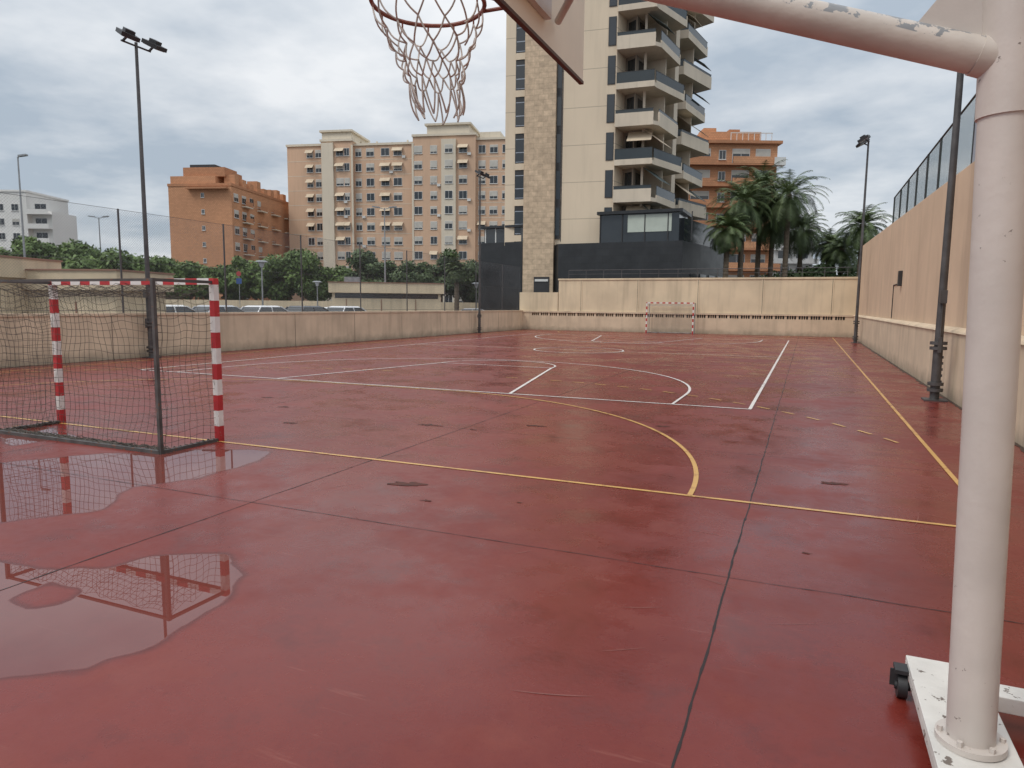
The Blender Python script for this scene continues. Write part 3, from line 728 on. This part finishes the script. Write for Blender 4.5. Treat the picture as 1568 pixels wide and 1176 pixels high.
FA.box(pd,2.9,4.3,.45,.5,1.2,4.3,2); FA.box(pd,3.0,4.2,.5,.55,3.9,4.1,3)
pd.obj('podium',[M_black,M_glass,M_dark,M_frame,mat('pale_glazing',(.45,.50,.44),.2,.1,1)],e)

def lowbuilding(name,e0,e1,dep,h,band=True):
    ee=empty(name); F=Fac(S(*e0),S(*e1)); a=MB()
    F.box(a,0,F.L,-dep,0,0,h-.75,0); F.box(a,-.25,F.L+.25,-dep-.25,.25,h-.75,h,0)
    if band: F.box(a,.2,F.L-.2,0,.02,h-1.15,h-.78,1)
    F.box(a,-.3,F.L+.3,-dep-.3,.3,h,h+.06,2)
    for k in range(int(F.L/2.6)): F.box(a,1+k*2.6,1.06+k*2.6,0,.03,0,h-1.2,2)
    a.obj('walls',[M_creamw,M_glass,M_roof],ee); 
    r=MB(); F.box(r,F.L*.1,F.L*.25,-dep*.6,-dep*.3,h+.06,h+.5); r.obj('roof_unit',[M_galv],ee)
lowbuilding('service_building',(-13.6,52),(-5.6,53.5),5,3.35)
lowbuilding('service_building',(-26,28.5),(-15.5,27),3,2.95,False)
lowbuilding('service_building',(-34,27),(-19.5,26),3,3.4,False)
sw=MB(); F=Fac(S(-60,62),S(-1,66)); F.box(sw,0,F.L,-.25,0,0,2.0,0); sw.obj('street_wall',[M_creamw])

# ------------------------------------------------------------------ foliage
def leaf_mat(name,c1,c2):
    m=D.materials.new(name); m.use_nodes=True; nt=m.node_tree; b=nt.nodes['Principled BSDF']
    P=N(nt,'ShaderNodeNewGeometry'); at=N(nt,'ShaderNodeAttribute'); at.attribute_name='tone'
    n=noiz(nt,P.outputs['Position'],.6,2,.5)
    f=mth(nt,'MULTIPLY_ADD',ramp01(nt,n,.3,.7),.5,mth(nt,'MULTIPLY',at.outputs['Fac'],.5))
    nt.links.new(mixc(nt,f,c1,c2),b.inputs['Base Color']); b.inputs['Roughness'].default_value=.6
    return m
M_leaf=leaf_mat('foliage_green',(.025,.055,.012),(.14,.22,.045)); M_leafd=leaf_mat('foliage_dark',(.018,.04,.015),(.085,.13,.038))
M_trunk=mat('bark',(.12,.09,.06),.9,.3,6)
def tree_mass(name,trees,m,leaf=.22,dens=900):
    ee=empty(name); tb=MB(); V=[]; tones=[]
    for (x,y,h,r) in trees:
        tb.tube((x,y,0),(x+random.uniform(-.2,.2),y,h*.5),.16,.10,8)
        for q in range(4):
            t=random.random()*6.28; tb.tube((x,y,h*.35),(x+math.cos(t)*r*.6,y+math.sin(t)*r*.6,h*.75),.07,.03,6)
        lobes=[(x+rng.normal()*r*.5,y+rng.normal()*r*.5,h*.62+rng.uniform(-.2,.28)*h,r*rng.uniform(.35,.65)) for _ in range(11)]
        for (lx,ly,lz,lr) in lobes:
            n=int(dens*lr*lr*.5)
            d=rng.normal(size=(n,3)); d/=np.linalg.norm(d,axis=1)[:,None]
            rad=lr*(rng.uniform(.45,1.12,size=n))[:,None]
            c=np.array([lx,ly,lz])+d*rad*np.array([1,1,.8])
            a=rng.normal(size=(n,3)); a/=np.linalg.norm(a,axis=1)[:,None]
            b_=np.cross(a,d); b_/=np.linalg.norm(b_,axis=1)[:,None]+1e-6
            s=leaf*rng.uniform(.5,1.2,size=n)[:,None]
            V.append(np.stack([c-a*s,c+b_*s*.6,c+a*s,c-b_*s*.6],1).reshape(-1,3)); 
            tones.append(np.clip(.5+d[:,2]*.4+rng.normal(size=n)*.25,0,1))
    V=np.concatenate(V); T=np.concatenate(tones); nf=len(V)//4
    me=D.meshes.new('leaves'); me.vertices.add(len(V)); me.vertices.foreach_set('co',V.ravel())
    me.loops.add(len(V)); me.loops.foreach_set('vertex_index',np.arange(len(V)))
    me.polygons.add(nf); me.polygons.foreach_set('loop_start',np.arange(nf)*4); me.polygons.foreach_set('loop_total',np.full(nf,4))
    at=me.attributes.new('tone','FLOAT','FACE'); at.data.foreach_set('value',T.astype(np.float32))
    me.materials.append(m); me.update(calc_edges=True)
    o=D.objects.new('leaves',me); COL.objects.link(o); o.parent=ee
    tb.obj('trunks',[M_trunk],ee)
def row(e0,n0,e1,n1,n,h,r):
    L=[]
    for i in range(n):
        t=(i+.5)/n; x,y=S(e0+(e1-e0)*t+random.uniform(-1,1),n0+(n1-n0)*t+random.uniform(-2,2)); L.append((x,y,h*random.uniform(.82,1.12),r*random.uniform(.8,1.2)))
    return L
tree_mass('tree_row',row(-62,62,-38,68,12,7.2,2.4),M_leaf)
tree_mass('tree_row',row(-40,76,-19,80,12,7.2,2.4),M_leaf)
tree_mass('tree_row',row(-18,80,-4,82,8,7.2,2.2),M_leafd)
tree_mass('tree_row',row(24,62,62,90,14,5.4,2.4),M_leafd)
tree_mass('tree_row',row(-160,190,160,190,60,8,5),M_leafd,leaf=.6,dens=90)

M_frond=leaf_mat('palm_frond',(.03,.055,.018),(.15,.20,.07)); M_ptr=mat('palm_trunk',(.13,.10,.07),.95,.35,5,bump=.7,bscale=14)
def palm(x,y,h,L=3.0,nf=60,seed=0):
    r=random.Random(seed); ee=empty('palm_tree',(x,y,0)); tb=MB()
    for k in range(int(h/.3)):
        z=k*.3; rr=.24-.05*(z/h); tb.tube((0,0,z),(0,0,z+.3),rr*1.12,rr*.95,10)
    tb.tube((0,0,h-.5),(0,0,h+.2),.32,.22,12)
    tb.obj('trunk',[M_ptr],ee)
    vs=[];fs=[];tn=[]
    for i in range(nf):
        az=i*2.39996+r.uniform(-.2,.2); el=R(82)-R(125)*((i+.5)/nf)**.85+r.uniform(-.1,.1)
        p=Vector((0,0,h)); n=13; LL=L*r.uniform(.85,1.1); e_=el; st=LL/n
        for k in range(n):
            d=Vector((math.cos(az)*math.cos(e_),math.sin(az)*math.cos(e_),math.sin(e_)))
            side=Vector((-math.sin(az),math.cos(az),0))
            q=p+d*st
            o=len(vs); w_=.02
            vs+=[p-side*w_,p+side*w_,q+side*w_,q-side*w_]; fs.append((o,o+1,o+2,o+3)); tn.append(.3)
            if k>1:
                for sub in(0,.5):
                    c=p.lerp(q,sub); ll=.62*math.sin(pi*(.15+.8*(k+sub)/n))+.08
                    for s in(-1,1):
                        tip=c+side*s*ll*.8+d*ll*.55+Vector((0,0,-ll*.28+r.uniform(-.08,.08))); o=len(vs)
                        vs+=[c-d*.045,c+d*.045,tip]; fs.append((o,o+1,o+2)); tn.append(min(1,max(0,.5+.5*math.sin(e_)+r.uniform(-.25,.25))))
            p=q; e_-=R(6.5)*(.6+k/n*1.2)
    me=D.meshes.new('fronds'); me.from_pydata([tuple(v) for v in vs],[],fs)
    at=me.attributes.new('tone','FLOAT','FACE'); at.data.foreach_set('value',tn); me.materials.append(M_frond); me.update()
    o=D.objects.new('fronds',me); COL.objects.link(o); o.parent=ee
def P_(xp,n): return S((xp-784-2)/1058*n,n)
for i,(xp,n,ytop,L) in enumerate([(1132,60,312,3.5),(1158,64,292,3.5),(1200,60,302,3.6),(1222,66,352,3.0),(1178,63,338,3.0),(1314,60,345,2.8),(1285,64,382,2.6),(1330,70,385,2.4),(700,62,418,1.2),(1110,58,352,2.4),(1265,68,372,2.4)]):
    x,y=P_(xp,n); palm(x,y,(470-ytop)/1062*n+1.78,L,seed=i,nf=74 if i<5 else 58)

# ------------------------------------------------------------------ cars
M_tyre=mat('tyre',(.02,.02,.02),.9); 
def car(x,y,rot,col,i,z=-.02):
    ee=empty('parked_car',(x,y,z)); ee.rotation_euler=(0,0,rot); hw=.88
    m=mat('car_paint_%d'%i,col,.25,.03,1,spec=.7)
    a=MB()
    prof=[(-2.1,.35),(-2.12,.7),(-2.0,.88),(-1.2,.98),(1.35,.98),(2.0,.90),(2.1,.65),(2.08,.35)]
    def loft(sec,mi=0):
        n=len(sec[0]); vs=[p for s in sec for p in s]; fs=[]
        for j in range(len(sec)-1):
            for k in range(n): fs.append((j*n+k,j*n+(k+1)%n,(j+1)*n+(k+1)%n,(j+1)*n+k))
        fs.append(tuple(range(n))[::-1]); fs.append(tuple(range((len(sec)-1)*n,len(sec)*n))); a.add(vs,fs,mi)
    loft([[(px_*s,yy,zz*zf+(1-zf)*.6) for px_,zz in prof] for yy,s,zf in((-hw,.96,.93),(-hw+.1,1,1),(hw-.1,1,1),(hw,.96,.93))],0)
    g0=[(-1.75,-.78),(1.15,-.78),(1.15,.78),(-1.75,.78)]; g1=[(-1.25,-.62),(.35,-.62),(.35,.62),(-1.25,.62)]
    a.hexa([(u,v,.975) for u,v in g0],[(u,v,1.42) for u,v in g1],1)
    g2=[(-1.1,-.52),(.2,-.52),(.2,.52),(-1.1,.52)]
    a.hexa([(u*1.02,v*1.03,1.415) for u,v in g1],[(u,v,1.50) for u,v in g2],0)
    for u0,u1 in((1.15,.37),(-.45,-.45),(-1.75,-1.27)):
        for s in(-1,1): a.bar((u0,s*.775,.98),(u1,s*.625,1.43),.05,.06,0)
    for wx in(-1.3,1.3):
        for s in(-1,1): a.tube((wx,s*.72,.32),(wx,s*.9,.32),.32,seg=20,mi=2); a.tube((wx,s*.895,.32),(wx,s*.91,.32),.19,seg=14,mi=3)
    for s in(-1,1): a.box(1.98,2.1,s*.62-.18,s*.62+.18,.66,.8,3); a.box(-2.13,-2.0,s*.65-.15,s*.65+.15,.7,.88,4); a.box(.75,.92,s*.92-.09,s*.92+.09,1.0,1.12,0)
    a.obj('body',[m,M_glass,M_tyre,M_galv,M_red],ee,smooth=True,bevel=.03)
pk=MB(); q=[S(-24,27.2),S(-7.4,42.5),S(-5,50),S(-40,44)]
pk.prism(q,-.015,.12); pk.obj('parking_pavement',[mat('asphalt',(.07,.07,.072))])
cc=[(.72,.72,.72),(.72,.72,.71),(.45,.46,.48),(.72,.72,.73),(.05,.05,.055),(.70,.70,.71),(.35,.36,.38),(.72,.72,.72),(.12,.14,.18)]
k=0
for j in range(6):
    t=j/5; x,y=S(-19.8+t*9.6,34.5+t*8.5); car(x,y,R(90+random.uniform(-3,3)),cc[k%9],k,.125); k+=1
for j in range(7):
    t=j/6; x,y=S(-28+t*25,56+t*3); car(x,y,R(23+random.uniform(-4,4)),cc[(k*2)%9],k); k+=1

# ------------------------------------------------------------------ street lamps and signs
def lamp_disc(x,y,h):
    ee=empty('street_lamp',(x,y,0)); a=MB(); a.tube((0,0,0),(0,0,h-.45),.06,.045,10); a.tube((0,0,h-.45),(0,0,h-.1),.10,.22,14,mi=1); a.tube((0,0,h-.1),(0,0,h),.45,.25,18); a.tube((0,0,0),(0,0,.5),.1,.08,10)
    a.obj('lamp',[M_galv,MATS['lamp_glass']],ee,smooth=True)
def lamp_tall(x,y,h,two=True,w=.5):
    ee=empty('street_lamp',(x,y,0)); a=MB(); a.tube((0,0,0),(0,0,h),.09,.045,10); a.box(-.15,.15,-.15,.15,0,.05)
    c=S(1,0); c=Vector((c[0],c[1],0))
    for s in((-1,1) if two else (1,)):
        a.bar(Vector((0,0,h-.1)),c*s*w+Vector((0,0,h+.05)),.05,.05); a.bar(c*s*w*.8+Vector((0,0,h+.05)),c*s*(w+.5)+Vector((0,0,h+.12)),.25,.1,1)
    a.obj('lamp',[M_galv,M_galv],ee)
def SP_(xp,n,yt): return (*S((xp-784-3)/1057*n,n),(464-yt)/1060*n+1.78)
for xp,n,yt in((404,46,400),(488,60,430),(731,62,430)): lamp_disc(*SP_(xp,n,yt))
lamp_tall(*SP_(44,46,250),two=False,w=.1); lamp_tall(*SP_(160,70,338)); lamp_tall(*SP_(592,58,320)); lamp_tall(*SP_(1250,85,400))
x,y,h=SP_(369,62,416); ee=empty('traffic_sign',(x,y,0)); a=MB(); a.tube((0,0,0),(0,0,h),.03,seg=8)
c=Vector((*S(1,0),0)); nn=Vector((*S(0,-1),0))
a.bar(nn*.05-c*.24+Vector((0,0,h-.9)),nn*.05+c*.24+Vector((0,0,h-.9)),.02,.48,1); a.tube(nn*.04+Vector((0,0,h-.25)),nn*.07+Vector((0,0,h-.25)),.22,seg=20,mi=2)
a.obj('sign',[M_galv,mat('sign_blue',(.03,.08,.25),.5),mat('sign_red',(.35,.04,.04),.5)],ee)
print('done')
